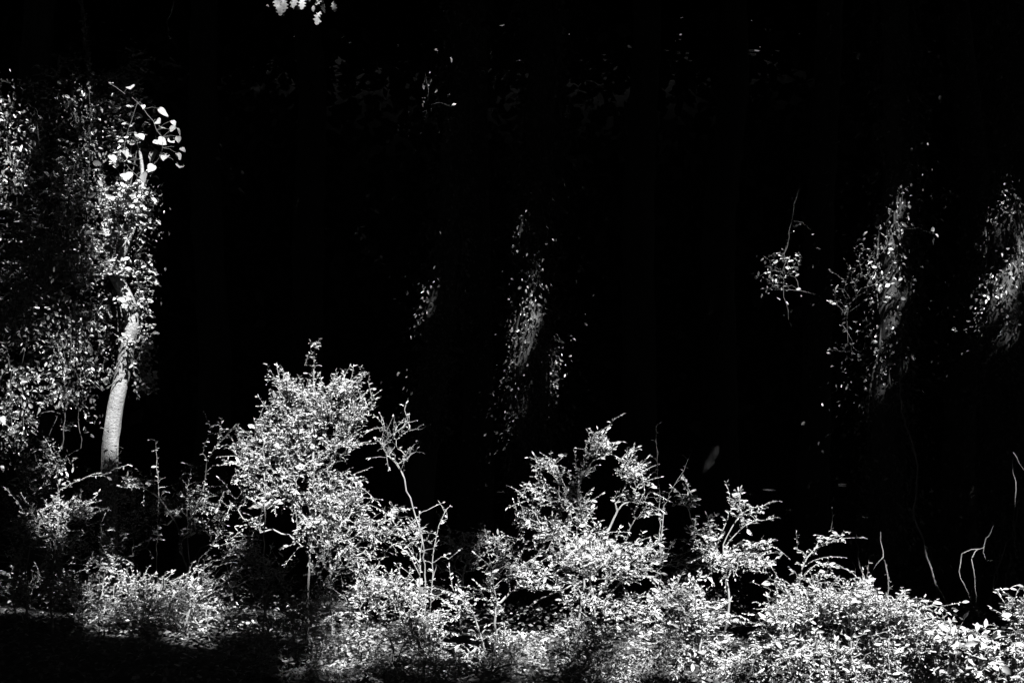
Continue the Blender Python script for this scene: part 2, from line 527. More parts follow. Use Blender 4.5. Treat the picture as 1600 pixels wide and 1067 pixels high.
# ================================================================ THE LIT SHRUBS
shrub('shrub', 'large dense shrub with a tall pointed top, left of centre', 'shrub', 8.0, [480, 500, 520, 455],
      blobs=[(460, 606, 34, 18, 60), (535, 604, 24, 15, 40), (498, 640, 52, 36, 110), (470, 690, 58, 40, 110), (420, 685, 34, 36, 34), (555, 640, 26, 24, 30), (535, 690, 30, 34, 40),
             (465, 745, 70, 45, 120), (525, 770, 45, 40, 70), (420, 795, 46, 40, 90), (395, 735, 28, 44, 34), (440, 640, 24, 30, 30), (500, 820, 66, 40, 80), (585, 815, 48, 36, 60),
             (540, 870, 70, 34, 44), (372, 700, 22, 40, 10), (365, 765, 20, 40, 8), (640, 830, 36, 24, 16)],
      stems=[dict(p=[(488, 760), (492, 640), (489, 590), (492, 545)], foot=0, side=(.02, .045, .72)),
             dict(p=[(515, 760), (530, 690), (545, 640), (578, 640), (580, 610), (577, 583)], foot=2, side=(.05, .014, .7)),
             dict(p=[(500, 720), (470, 610), (430, 592), (418, 598)], side=(.025, .03, .5)), dict(p=[(520, 700), (540, 610), (563, 597)], side=(.02, .03, .5))],
      singles=180, L=(.02, .04), shoots=.2, dense=3.8)
shrub('shrub', 'small sapling shoot with pale leaf pairs at the left edge of the large shrub', 'sapling', 7.7, [415],
      stems=[dict(p=[(414, 760), (411, 690), (408, 655)], foot=0, side=(.05, .05, .55))], L=(.035, .06), ratio=.4, singles=16, spacing=.05, run=.3)
shrub('shrub', 'thorny arching shrub with bare forked twigs reaching out right of the large shrub', 'shrub', 7.9, [668],
      stems=[dict(p=[(662, 860), (650, 808), (636, 765), (627, 735), (612, 715), (575, 715)], foot=0),
             dict(p=[(627, 735), (600, 700), (612, 680), (635, 665), (632, 640)], side=(.04, .04, .2)),
             dict(p=[(627, 735), (640, 700), (655, 690)], side=(.04, .03, .2)),
             dict(p=[(610, 690), (597, 660), (592, 655)], side=(.04, .03, .2)),
             dict(p=[(625, 680), (650, 670), (662, 668)], side=(.03, .025, .2))],
      blobs=[(620, 668, 38, 24, 34), (630, 708, 32, 18, 30), (600, 690, 22, 30, 22)], L=(.014, .026), spacing=.022, run=.12, singles=24, r0=.0013, power=.28, dense=1.0, leafkw=dict(maxcnt=5))
shrub('shrub', 'upright thorny shrub with two thin bare stems beside the large shrub', 'shrub', 7.5, [655, 673],
      stems=[dict(p=[(655, 960), (657, 880), (655, 802)], foot=0, side=(.03, .06, .35)),
             dict(p=[(673, 960), (676, 880), (681, 840), (695, 800)], foot=1, side=(.03, .05, .3)),
             dict(p=[(657, 900), (635, 860), (617, 850)], side=(.04, .04, .2)),
             dict(p=[(676, 880), (690, 870), (702, 872)], side=(.04, .02, .3))],
      blobs=[(648, 930, 26, 22, 30), (640, 870, 20, 22, 12)], L=(.016, .03), spacing=.03, run=.09, singles=24, r0=.0015, power=.26)
shrub('shrub', 'low leafy shrub under the thorny upright stems, bottom centre left', 'shrub', 7.3, [560, 620, 660],
      blobs=[(600, 930, 65, 36, 80), (560, 990, 80, 40, 70), (655, 985, 50, 35, 60), (690, 1030, 50, 25, 36), (590, 1045, 90, 20, 50)], L=(.02, .042), singles=80, lit=.72)
shrub('shrub', 'low half shaded shrub at the foot of the large shrub', 'shrub', 7.5, [430, 480],
      blobs=[(430, 900, 55, 40, 50), (460, 970, 60, 40, 45), (520, 1020, 70, 30, 40), (395, 860, 40, 30, 24), (500, 940, 40, 40, 40)], L=(.02, .04), singles=40, lit=.52)
shrub('shrub', 'low shrub with small pointed sprigs, bottom centre', 'shrub', 7.4, [770, 790],
      stems=[dict(p=[(775, 960), (772, 900), (784, 865)], foot=0, side=(.03, .03, .4)), dict(p=[(740, 960), (720, 935), (706, 925)], foot=0, side=(.04, .04, .4))],
      blobs=[(825, 900, 36, 26, 50), (775, 920, 24, 34, 34), (725, 940, 24, 20, 24), (780, 1010, 60, 40, 46), (840, 1020, 40, 36, 30)], L=(.02, .042), singles=60, lit=.86)
shrub('shrub', 'tall loose shrub with a drooping leafy crest, right of centre', 'shrub', 8.2, [900, 930, 960],
      stems=[dict(p=[(915, 860), (905, 760), (930, 690), (936, 675)], foot=0, side=(.05, .05, .7)),
             dict(p=[(930, 700), (960, 712), (985, 728), (1005, 745), (1007, 770)], side=(.03, .05, .3)),
             dict(p=[(905, 850), (901, 800)], side=(.04, .03, .5))],
      blobs=[(935, 698, 24, 18, 30), (985, 738, 24, 16, 44), (850, 728, 22, 12, 14), (838, 765, 26, 22, 30), (895, 785, 40, 34, 34), (868, 825, 36, 22, 40),
             (935, 850, 50, 30, 80), (1000, 790, 24, 34, 9), (975, 775, 24, 24, 6), (825, 805, 20, 16, 16), (890, 745, 40, 20, 10)], L=(.02, .044), singles=80, lit=1.0)
shrub('shrub', 'spreading shrub with long leaf sprays pointing left, below the loose crested shrub', 'shrub', 7.7, [920, 960],
      stems=[dict(p=[(930, 950), (910, 880), (880, 862), (862, 872)], foot=0, side=(.03, .05, .5)), dict(p=[(930, 930), (915, 895), (870, 878)], side=(.03, .05, .4)),
             dict(p=[(915, 880), (880, 835), (845, 845)], side=(.03, .05, .4))],
      blobs=[(905, 870, 55, 22, 60), (980, 880, 50, 34, 70), (930, 940, 60, 30, 60), (1000, 950, 40, 30, 30), (880, 910, 30, 20, 16)], L=(.02, .046), singles=70, lit=.93)
shrub('shrub', 'shrub with feathery sprays pointing right, against the dark gap', 'shrub', 7.9, [1120, 1150],
      stems=[dict(p=[(1140, 940), (1120, 860), (1140, 800), (1155, 775)], foot=0, side=(.03, .06, .5)),
             dict(p=[(1130, 860), (1165, 820), (1198, 812)], side=(.025, .05, .4)), dict(p=[(1130, 850), (1160, 800), (1192, 790)], side=(.025, .05, .4)),
             dict(p=[(1140, 880), (1175, 850), (1200, 850)], side=(.025, .05, .4)), dict(p=[(1110, 850), (1085, 830), (1075, 825)], side=(.03, .04, .4))],
      blobs=[(1148, 800, 32, 20, 44), (1105, 838, 30, 26, 40), (1165, 868, 36, 24, 50), (1125, 870, 34, 24, 40), (1075, 780, 22, 12, 10), (1190, 880, 20, 12, 8)], L=(.02, .046), ratio=.38, singles=60)
shrub('shrub', 'thin sparse twiggy shrub standing in the shade between the two central shrubs', 'shrub', 8.6, [1035],
      stems=[dict(p=[(1035, 830), (1045, 770), (1068, 735), (1080, 705)], foot=0, side=(.06, .03, .3)), dict(p=[(1030, 800), (1027, 720), (1025, 665)], foot=0, side=(.06, .03, .4))],
      blobs=[(1030, 760, 22, 26, 12)], L=(.02, .04), singles=16, glint=.25, spacing=.04)
shrub('shrub', 'dense low shrub in front of the dark gap, bottom right of centre', 'shrub', 7.1, [1060, 1100],
      blobs=[(1060, 935, 50, 26, 70), (1090, 965, 46, 30, 70), (1040, 1000, 60, 36, 60), (1110, 1020, 60, 36, 60), (1000, 1040, 50, 22, 36)], L=(.022, .046), singles=80, shootlen=.7, lit=.93)
shrub('shrub', 'tall arching spray with side twigs swept right above the bright lower shrub', 'shrub', 7.1, [1236],
      stems=[dict(p=[(1235, 1010), (1241, 950), (1250, 905), (1262, 870), (1285, 850), (1312, 837)], foot=0, side=(.018, .10, .45), lean=(.35, 0, .02)),
             dict(p=[(1243, 940), (1225, 915), (1205, 885)], side=(.03, .05, .3)), dict(p=[(1250, 905), (1275, 880), (1298, 888)], side=(.02, .04, .3))],
      blobs=[(1275, 905, 26, 18, 30), (1215, 950, 22, 30, 24)], L=(.02, .04), ratio=.36, singles=60, r0=.0014)
shrub('shrub', 'broad bright shrub filling the lower right corner', 'shrub', 6.8, [1250, 1330, 1400, 1450],
      stems=[dict(p=[(1330, 1000), (1350, 920), (1345, 905), (1330, 893), (1310, 885)], foot=1, side=(.03, .03, .5)),
             dict(p=[(1400, 1000), (1440, 950), (1475, 950)], foot=2, side=(.03, .05, .4)), dict(p=[(1400, 1000), (1455, 975), (1490, 990)], foot=3, side=(.03, .05, .4))],
      blobs=[(1245, 955, 40, 28, 60), (1320, 945, 60, 30, 120), (1395, 960, 56, 26, 100), (1240, 1010, 70, 40, 100), (1350, 1010, 80, 40, 150),
             (1440, 1000, 46, 30, 70), (1300, 1050, 100, 24, 90), (1430, 1050, 70, 24, 70), (1180, 1040, 50, 26, 50), (1212, 965, 16, 22, 16)],
      L=(.02, .046), singles=240, dense=5.0, shoots=.2, shootlen=.55, thin=.15)
shrub('shrub', 'bare spiny upright stem rising out of the bright lower right shrub', 'shrub', 7.0, [1388],
      stems=[dict(p=[(1386, 960), (1388, 920), (1386, 895), (1382, 875)], foot=0, side=(.018, .012, .3))], L=(.008, .014), spacing=.05, run=.02, singles=0, r0=.003, power=.1)
shrub('broad_leaved_plant', 'clump of broad pale leaves between the bright shrub and the right edge', 'plant', 6.6, [1490, 1520, 1545],
      blobs=[(1495, 1000, 36, 22, 30), (1535, 1010, 34, 26, 26), (1500, 1045, 40, 20, 26), (1560, 1050, 40, 22, 20)], L=(.035, .075), ratio=.42, singles=110, key='blade', spacing=.04, run=.18)
shrub('shrub', 'leafy shrub cut by the right edge of the picture', 'shrub', 6.6, [1590, 1620],
      stems=[dict(p=[(1590, 990), (1580, 950), (1592, 938)], foot=0, side=(.03, .05, .5))],
      blobs=[(1590, 960, 22, 18, 24), (1585, 1000, 26, 24, 24), (1600, 1040, 34, 26, 26)], L=(.025, .055), singles=60)

shrub('shrub', 'dim low shrub along the bottom edge below the large shrub', 'shrub', 7.1, [400, 470, 560],
      blobs=[(400, 1010, 60, 30, 40), (470, 1045, 80, 26, 60), (560, 1055, 70, 20, 50), (420, 1060, 60, 16, 30)], L=(.02, .04), singles=40, lit=.3)
shrub('shrub', 'low shrub along the bottom edge between the sprigged and the dense low shrubs', 'shrub', 7.0, [880, 930],
      blobs=[(880, 1030, 60, 30, 50), (940, 1010, 50, 30, 44), (970, 1050, 60, 22, 40), (900, 980, 40, 24, 24), (720, 1050, 60, 20, 34)], L=(.02, .042), singles=50, lit=.72)
shrub('shrub', 'shaded shrub in the dark hollow behind the bottom centre shrubs', 'shrub', 8.6, [720, 760],
      blobs=[(740, 860, 50, 40, 40), (790, 850, 40, 30, 30), (1060, 880, 50, 40, 40), (690, 860, 40, 40, 20)], L=(.02, .042), singles=10, lit=.06)

# ================================================================ LEFT: PLANTS NEAR THE PALE TREE
def sapling(label, Y, x, pts, L=(.025, .05), lit=.8, side=(.035, .04, .35), singles=14, blobs=()):
    shrub('sapling', label, 'sapling', Y, [x], stems=[dict(p=pts, foot=0, side=side)], L=L, ratio=.36, lit=lit, singles=singles, spacing=.03, run=.12, blobs=blobs, gaprad=.02, zmin=.45 if Y > 8.7 else .25, r0=.0012)

sapling('tall two stemmed sapling with pale leaves near the left edge', 9.6, 92, [(92, 800), (88, 740), (75, 690), (40, 658)], lit=.9, blobs=[(92, 720, 18, 26, 14), (105, 665, 8, 10, 6)])
sapling('short upright sapling with curled leaf pairs, right of the pale trunk', 9.6, 246, [(247, 775), (246, 730), (243, 688)], lit=.95)
sapling('thin cross shaped sapling farther right of the pale trunk', 9.6, 292, [(292, 780), (294, 755), (300, 728)], lit=.7)
sapling('tiny upright sprout with three pairs of leaves, below the pale trunk', 8.0, 156, [(156, 880), (157, 850), (158, 818)], lit=.95, side=(.05, .045, .2), singles=8)
sapling('leafy sprout left of the three paired sprout', 8.0, 127, [(127, 900), (126, 860), (128, 825)], lit=.9, side=(.04, .045, .2))
sapling('leafy twig crossing the foot of the pale trunk', 9.4, 176, [(176, 750), (178, 725), (192, 700)], lit=.95, side=(.03, .04, .2))
shrub('shrub', 'sprawling low shrub with long leafy twigs at the left edge', 'shrub', 8.2, [40, 80, 20],
      stems=[dict(p=[(80, 900), (90, 830), (85, 780), (110, 755), (170, 738)], foot=1, side=(.04, .04, .3)), dict(p=[(40, 880), (60, 830), (20, 828)], foot=0, side=(.04, .04, .3)),
             dict(p=[(20, 900), (30, 860), (55, 815), (75, 790)], foot=2, side=(.04, .04, .3))],
      blobs=[(60, 815, 50, 26, 36), (85, 850, 40, 36, 34), (20, 860, 26, 24, 18), (85, 905, 26, 26, 24), (110, 790, 34, 16, 14), (125, 800, 20, 14, 14)], L=(.02, .042), singles=50, lit=.66)
shrub('shrub', 'low dim tangle of fine twigs and leaves in the lower left', 'shrub', 8.5, [60, 130, 220, 300],
      blobs=[(40, 920, 60, 40, 40), (110, 930, 60, 40, 50), (190, 925, 60, 34, 60), (260, 930, 60, 34, 70), (320, 920, 50, 40, 50), (150, 890, 60, 30, 24), (360, 880, 50, 50, 30), (230, 960, 90, 20, 40)],
      L=(.018, .036), singles=50, lit=.25, zmin=.02, leafkw=dict(rand=.8))
shrub('shrub', 'dim leafy undergrowth hiding the foot of the pale trunk', 'shrub', 9.15, [60, 150, 200, 260],
      blobs=[(50, 730, 60, 50, 50), (165, 770, 50, 30, 60), (110, 810, 80, 50, 70), (240, 790, 60, 36, 50), (180, 840, 60, 40, 60), (300, 770, 50, 50, 30), (20, 800, 50, 60, 40)],
      L=(.02, .042), singles=60, lit=.34, zmin=.3, twig=M_DARK, leafkw=dict(rand=.8))
shrub('shrub', 'row of low dark leafy sprigs right of the pale trunk', 'shrub', 8.8, [230, 300],
      blobs=[(215, 755, 36, 10, 26), (300, 790, 60, 40, 24), (320, 830, 50, 30, 18), (350, 690, 40, 40, 14)], L=(.02, .04), singles=20, glint=.03, twig=M_DARK)
shrub('shrub', 'curled leafy stems on the ground in front of the large shrub', 'shrub', 7.8, [330, 370],
      stems=[dict(p=[(320, 960), (330, 950), (360, 968), (390, 985)], foot=0, side=(.03, .03, .2)), dict(p=[(300, 950), (330, 925), (345, 900)], foot=0, side=(.03, .04, .2)),
             dict(p=[(355, 1000), (350, 970), (362, 945)], foot=1, side=(.03, .03, .2))],
      blobs=[(350, 960, 36, 26, 26), (320, 910, 30, 22, 20), (385, 985, 24, 18, 12)], L=(.022, .045), singles=30, lit=.85, spacing=.03)

# ================================================================ THE PALE TREE
def trunk(parent, base, pts, radii, mat, sides=16, rough=.06, name='trunk'):
    path = smooth_path(pts, .05)
    s = np.linspace(0, 1, len(path)); sr = np.linspace(0, 1, len(radii))
    r = np.interp(s, sr, radii)
    v, f = tube(path, r, sides)
    c = np.repeat(path, sides, 0)
    ang = np.tile(np.arange(sides), len(path))
    k = 1 + rough * (2 * vnoise(np.stack([ang * .8, np.repeat(np.arange(len(path)) * .35, sides)], 1), 5) - 1)
    v = c + (v - c) * k[:, None]
    return link(name, mesh_np(name, v - base, f, smooth=True), mat, parent), path

YT = 9.5
pix = [(170, 800), (171, 735), (176, 665), (186, 610), (198, 550), (206, 505), (203, 478), (190, 448), (178, 425)]
pts = [P(x, y, YT) for x, y in pix]
pts[0][2] = -0.1; pts.insert(0, pts[0] + np.array([0, 0, -.1]))
base = pts[1].copy(); base[2] = 0
t = thing('pale_tree', base, 'slender pale trunked leaning tree lit by the sun at left', 'tree')
bole, tp = trunk(t, base, pts, [.066, .063, .059, .057, .053, .05, .046, .042], M_PALE, sides=28, rough=.10)
let_sun(tp[tp[:, 2] > 1.05], 1.0, .08)
top = tp[-1]
pl = Plant([top])
lim = [[top, P(172, 400, YT), P(165, 340, YT + .1), P(150, 250, YT + .2), P(140, 120, YT + .3), P(120, -60, YT + .3)],
       [top, P(190, 400, YT - .1), P(215, 330, YT - .1), P(222, 260, YT), P(200, 160, YT)],
       [top, P(150, 430, YT + .2), P(100, 440, YT + .4), P(50, 420, YT + .5), P(-10, 380, YT + .5)]]
lf = [[.036, .03, .022, .016, .012, .01], [.028, .022, .014, .01, .006], [.014, .012, .009, .006, .004]]
for lp, lr in zip(lim, lf):
    _, q = trunk(bole, base, lp, lr, M_PALE, sides=10, name='limb')
    for a in range(0, len(q), 2): pl.add(q[a], 0)
    let_sun(q[:14], .8, .04)
# twigs off the trunk
for st in ([(205, 490), (215, 470), (218, 455), (213, 430), (205, 412)], [(207, 485), (222, 478), (232, 470)], [(200, 545), (208, 570), (211, 600), (213, 620)],
           [(190, 590), (176, 600), (160, 610)], [(205, 385), (220, 405), (230, 420)], [(210, 375), (232, 400), (240, 424)]):
    ids = pl.chain([P(x, y, YT - .06) for x, y in st], start=pl.add(P(st[0][0], st[0][1], YT - .03), 0), wob=.002)
crown = blob_points([(b[0], b[1], b[2], b[3], int(b[4] * 3.4)) + tuple(b[5:]) for b in [(205, 330, 36, 60, 110, -.1), (200, 250, 36, 50, 60), (195, 175, 55, 50, 50), (140, 270, 60, 70, 70, .1), (90, 330, 60, 80, 60, .2), (40, 400, 50, 80, 50, .2),
                     (140, 400, 60, 50, 70), (225, 450, 20, 50, 36, .1), (226, 540, 18, 60, 36, .08), (150, 500, 36, 60, 40, .1), (60, 500, 60, 60, 50), (100, 580, 60, 50, 30),
                     (120, 130, 80, 60, 60, .3), (60, 230, 60, 60, 50, .3), (30, 320, 40, 60, 40, .2), (200, 110, 40, 40, 30, .2), (30, 480, 40, 60, 40, .1), (110, 520, 40, 60, 40), (60, 620, 60, 40, 30), (30, 600, 40, 60, 16), (230, 600, 14, 40, 16), (182, 420, 24, 16, 14, -.12), (190, 470, 20, 14, 5, -.14), (200, 530, 16, 14, 4, -.14)]], YT)
pl.reach(crown, bf=.2, bow=.05)
pl.finish()
stm, tw = pl.tubes(r0=.0012, rmax=.004)
v, f = merge([x for k in stm for x in stm[k]][:0] + tw)
link('twigs', mesh_np('twigs', v - base, f, smooth=True), M_DARK, t, 'stuff')
O, D, N = pl.leaf_sites(spacing=.016, run=.25, rand=.85)
n = len(O); LL = RNG.uniform(.018, .044, n); WW = LL * RNG.uniform(.42, .6, n)
px = 800 + O[:, 0] / O[:, 1] * FPX; py = 533 - (O[:, 2] - CAM_H) / O[:, 1] * FPX
op = np.clip(.30 + .56 * np.exp(-((px - 205) / 55) ** 2), 0, .95) * np.clip((py - 70) / 190, .04, 1) * np.where(py > 560, .7, 1)
for lo in np.arange(.05, 1, .1):
    s_ = (op >= lo) & (op < lo + .1)
    if s_.any(): let_sun(O[s_], lo + .05, .03)
d_, s_, n_ = frames(D, N)
score = LL * WW * np.abs((n_ * unit(O - [0, 0, CAM_H])).sum(1)) * op
big = np.argsort(-score)[:150]; msk = np.ones(n, bool); msk[big] = False
leaf_objects(t, base, O[big], D[big], N[big], LL[big] * 1.2, WW[big] * 1.2, 'oval')
v, f = leaf_batch(O[msk], D[msk], N[msk], LL[msk], WW[msk])
link('crown', mesh_np('crown', v - base, f, np.repeat(RNG.uniform(0, 1, msk.sum()), 7)), M_LEAF, t, 'stuff')

# heart-leaved vine hanging in the pale tree
YV = 9.1
vb = P(215, 190, YV)
t = thing('climbing_vine', vb, 'heart leaved vine with large bright leaves hanging at the edge of the pale tree', 'vine')
vp = smooth_path([P(170, 130, YV), P(215, 160, YV), P(240, 190, YV - .05), P(255, 230, YV - .05), P(235, 262, YV)], .05, .004)
v, f = tube(vp, np.full(len(vp), .0018), 5); link('stem', mesh_np('stem', v - vb, f, smooth=True), M_DARK, t)
vp2 = smooth_path([P(215, 160, YV), P(200, 210, YV), P(195, 250, YV), P(225, 285, YV)], .05, .004)
v, f = tube(vp2, np.full(len(vp2), .0018), 5); link('stem', mesh_np('stem', v - vb, f, smooth=True), M_DARK, t)
big_leaves = [(204, 262, 22), (232, 258, 26), (243, 265, 18), (223, 278, 20), (240, 228, 26), (254, 222, 22), (262, 221, 14), (258, 248, 20), (252, 244, 16), (275, 245, 14), (281, 263, 16), (276, 206, 16),
              (268, 208, 15), (254, 206, 18), (247, 178, 22), (216, 218, 20), (196, 243, 22), (172, 250, 20), (195, 280, 24), (203, 141, 16), (268, 193, 12), (243, 195, 16), (277, 218, 13), (283, 236, 12),
              (200, 200, 14), (172, 134, 12), (225, 168, 10), (185, 225, 12)]
O = np.array([P(x + RNG.normal(0, 2), y - s * .4, YV + RNG.normal(0, .07)) for x, y, s in big_leaves])
n = len(O); LL = np.array([s for _, _, s in big_leaves]) / FPX * YV * .85
D = np.array([0.35, -.25, -.4]) + RNG.normal(0, .5, (n, 3)); N = SUN * .8 + np.array([0, -.3, .3]) + RNG.normal(0, .55, (n, 3))
leaf_objects(t, vb, O, D, N, LL, LL * RNG.uniform(.8, 1.0, n), 'heart')
tubes = []
for o in O:
    a = np.vstack([vp, vp2]); k = a[np.argmin(np.linalg.norm(a - o, axis=1))]
    tubes.append(tube(np.array([k, (k + o) / 2 + [0, 0, .01], o]), [.0012] * 3, 3))
v, f = merge(tubes); link('leaf_stalks', mesh_np('leaf_stalks', v - vb, f), M_DARK, t, 'stuff')
let_sun(O, 1.0, .09); let_sun(O + D * .04, 1.0, .09)

# ================================================================ TREES OF THE WOOD AND THEIR IVY
def forest_tree(x, y, r, label, height=9, lean=(0, 0), group=None, limbs=4, mat=None):
    z = float(ground_z(x, y)[0])
    b = np.array([x, y, z])
    t = thing('forest_tree', b, label, 'tree', group)
    h = np.linspace(0, 1, 6)
    pts = [b + [lean[0] * k + RNG.normal(0, .06) * (k > 0), lean[1] * k + RNG.normal(0, .06) * (k > 0), -0.1 + height * k] for k in h]
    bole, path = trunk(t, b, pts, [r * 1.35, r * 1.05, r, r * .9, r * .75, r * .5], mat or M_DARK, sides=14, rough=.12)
    for k in range(limbs):
        a = RNG.uniform(0, 6.283); s = path[int(len(path) * RNG.uniform(.7, .97))]
        e = s + np.array([math.cos(a) * 2.0, math.sin(a) * 2.0, RNG.uniform(1.0, 2.2)])
        trunk(bole, b, [s, (s + e) / 2 + [0, 0, .2], e], [r * .35, r * .25, r * .1], mat or M_DARK, sides=7, name='limb')
    return t, path, b

def ivy(label, path, rad, spread, zr, n, flecks, L=(.02, .045), singles=40, seed=0, fs=1.0, dens=1.0):
    """ivy leaves round a trunk; flecks = (x px, y px, radius px, openness) spots of sun"""
    sel = path[(path[:, 2] > zr[0]) & (path[:, 2] < zr[1])]
    b = sel[0].copy()
    t = thing('ivy_vine', b, label, 'vine')
    k = RNG.integers(0, len(sel), n)
    a = RNG.uniform(0, 6.283, n)
    rr = rad + np.abs(RNG.normal(0, 1, n)) * spread * (.4 + .9 * vnoise(np.stack([sel[k, 2] * 1.7, a * .5], 1), seed + 11))
    out = np.stack([np.cos(a), np.sin(a), np.zeros(n)], 1)
    O = sel[k] + out * rr[:, None] + RNG.normal(0, .04, (n, 3))
    hug = RNG.random(n) < .55
    a = np.where(hug, RNG.uniform(2.8, 6.6, n), a); out = np.stack([np.cos(a), np.sin(a), np.zeros(n)], 1)
    rr = np.where(hug, rad * 1.15 + RNG.uniform(.0, .05, n), rr)
    O = sel[k] + out * rr[:, None] + RNG.normal(0, .03, (n, 3)) * [1, .3, 1]
    D = out * .5 + RNG.normal(0, .4, (n, 3)) + [0, 0, -.5]
    N = out * .6 + np.array([0, 0, .4]) + RNG.normal(0, .75, (n, 3))
    LL = RNG.uniform(L[0], L[1], n); WW = LL * RNG.uniform(.4, .75, n)
    px = 800 + O[:, 0] / O[:, 1] * FPX; py = 533 - (O[:, 2] - CAM_H) / O[:, 1] * FPX
    best = np.zeros(n)
    front = out[:, 1] < .2
    for fx, fy, fr, o in flecks:
        fr *= fs
        s = ((px - fx) ** 2 + (py - fy) ** 2 < fr * fr) & front & ~hug
        if not s.any(): s = ((px - fx) ** 2 + (py - fy) ** 2 < fr * fr) & front
        if s.any():
            w = np.where(s)[0]; w = RNG.choice(w, max(1, int(len(w) * .05 * o * dens)), replace=False)
            s = np.zeros(n, bool); s[w] = True
            let_sun(O[s], 1.0, .02); best[s] = np.maximum(best[s], o)
    # climbing stems
    tb = []
    for q in range(4):
        a0 = RNG.uniform(2.6, 6.8)
        ps = [p + (rad + .02) * np.array([math.cos(a0 + .5 * math.sin(i * .25 + q)), math.sin(a0 + .5 * math.sin(i * .25 + q)), 0]) for i, p in enumerate(sel)]
        link('stem', mesh_np('stem', (lambda vf: vf[0] - b)(tube(ps, np.full(len(ps), .009), 6)), tube(ps, np.full(len(ps), .009), 6)[1], smooth=True), M_DARK, t)
    big = np.argsort(-(best + RNG.random(n) * .5 + (out[:, 1] < 0) * .3))[:singles]
    m = np.ones(n, bool); m[big] = False
    leaf_objects(t, b, O[big], D[big], N[big], LL[big], WW[big], 'ivy')
    v, f = leaf_batch(O[m], D[m], N[m], LL[m], WW[m])
    link('foliage', mesh_np('foliage', v - b, f, np.repeat(RNG.uniform(0, 1, m.sum()), 7)), M_IVY, t, 'stuff')
    return t

def wx(px, Y): return (px - 800) / FPX * Y

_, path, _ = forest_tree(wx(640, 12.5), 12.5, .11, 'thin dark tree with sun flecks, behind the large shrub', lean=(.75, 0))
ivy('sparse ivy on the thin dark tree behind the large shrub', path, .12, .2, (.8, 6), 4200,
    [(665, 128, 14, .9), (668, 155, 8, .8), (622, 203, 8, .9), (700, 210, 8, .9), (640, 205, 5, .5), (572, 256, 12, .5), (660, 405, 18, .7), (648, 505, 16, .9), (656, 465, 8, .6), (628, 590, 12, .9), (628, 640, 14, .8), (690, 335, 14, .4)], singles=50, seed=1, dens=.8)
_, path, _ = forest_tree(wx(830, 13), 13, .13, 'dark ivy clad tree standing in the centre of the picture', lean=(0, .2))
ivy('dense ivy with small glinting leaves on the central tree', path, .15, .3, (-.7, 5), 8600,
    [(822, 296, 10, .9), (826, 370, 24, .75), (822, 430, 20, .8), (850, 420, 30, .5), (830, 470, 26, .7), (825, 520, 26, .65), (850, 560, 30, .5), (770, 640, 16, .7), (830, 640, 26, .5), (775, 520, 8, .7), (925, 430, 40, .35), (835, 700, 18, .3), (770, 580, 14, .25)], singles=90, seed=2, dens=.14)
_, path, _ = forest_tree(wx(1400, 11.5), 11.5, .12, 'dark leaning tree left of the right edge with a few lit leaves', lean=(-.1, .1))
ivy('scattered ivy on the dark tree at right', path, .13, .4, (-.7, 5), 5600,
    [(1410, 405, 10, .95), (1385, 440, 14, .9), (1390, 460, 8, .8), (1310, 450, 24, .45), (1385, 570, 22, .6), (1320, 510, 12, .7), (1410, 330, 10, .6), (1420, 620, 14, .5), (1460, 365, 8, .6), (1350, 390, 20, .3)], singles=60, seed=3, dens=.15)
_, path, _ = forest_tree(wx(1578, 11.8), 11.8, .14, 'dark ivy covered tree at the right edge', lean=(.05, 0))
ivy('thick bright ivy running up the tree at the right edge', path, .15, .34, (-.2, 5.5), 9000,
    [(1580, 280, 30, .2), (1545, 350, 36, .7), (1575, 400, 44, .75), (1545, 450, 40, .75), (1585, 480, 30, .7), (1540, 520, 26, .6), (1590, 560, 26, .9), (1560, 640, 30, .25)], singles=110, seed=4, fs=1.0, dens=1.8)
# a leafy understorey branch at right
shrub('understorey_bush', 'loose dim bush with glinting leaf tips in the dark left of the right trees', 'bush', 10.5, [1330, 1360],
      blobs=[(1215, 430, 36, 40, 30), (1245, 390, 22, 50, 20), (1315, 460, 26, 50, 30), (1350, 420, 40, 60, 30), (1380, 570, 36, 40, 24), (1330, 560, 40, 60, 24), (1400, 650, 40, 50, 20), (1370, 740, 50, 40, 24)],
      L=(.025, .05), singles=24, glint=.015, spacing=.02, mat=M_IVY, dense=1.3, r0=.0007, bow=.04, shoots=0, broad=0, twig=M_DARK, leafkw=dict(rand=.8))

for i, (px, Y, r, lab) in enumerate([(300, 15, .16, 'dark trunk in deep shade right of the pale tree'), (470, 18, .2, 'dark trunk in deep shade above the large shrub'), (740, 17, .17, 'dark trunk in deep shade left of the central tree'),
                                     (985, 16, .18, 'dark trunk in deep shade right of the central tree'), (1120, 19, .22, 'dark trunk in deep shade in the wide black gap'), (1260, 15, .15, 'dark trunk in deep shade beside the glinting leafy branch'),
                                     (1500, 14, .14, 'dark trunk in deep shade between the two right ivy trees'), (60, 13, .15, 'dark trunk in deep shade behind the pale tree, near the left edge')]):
    forest_tree(wx(px, Y), Y, r, lab, height=10, lean=(RNG.normal(0, .3), 0), limbs=3)

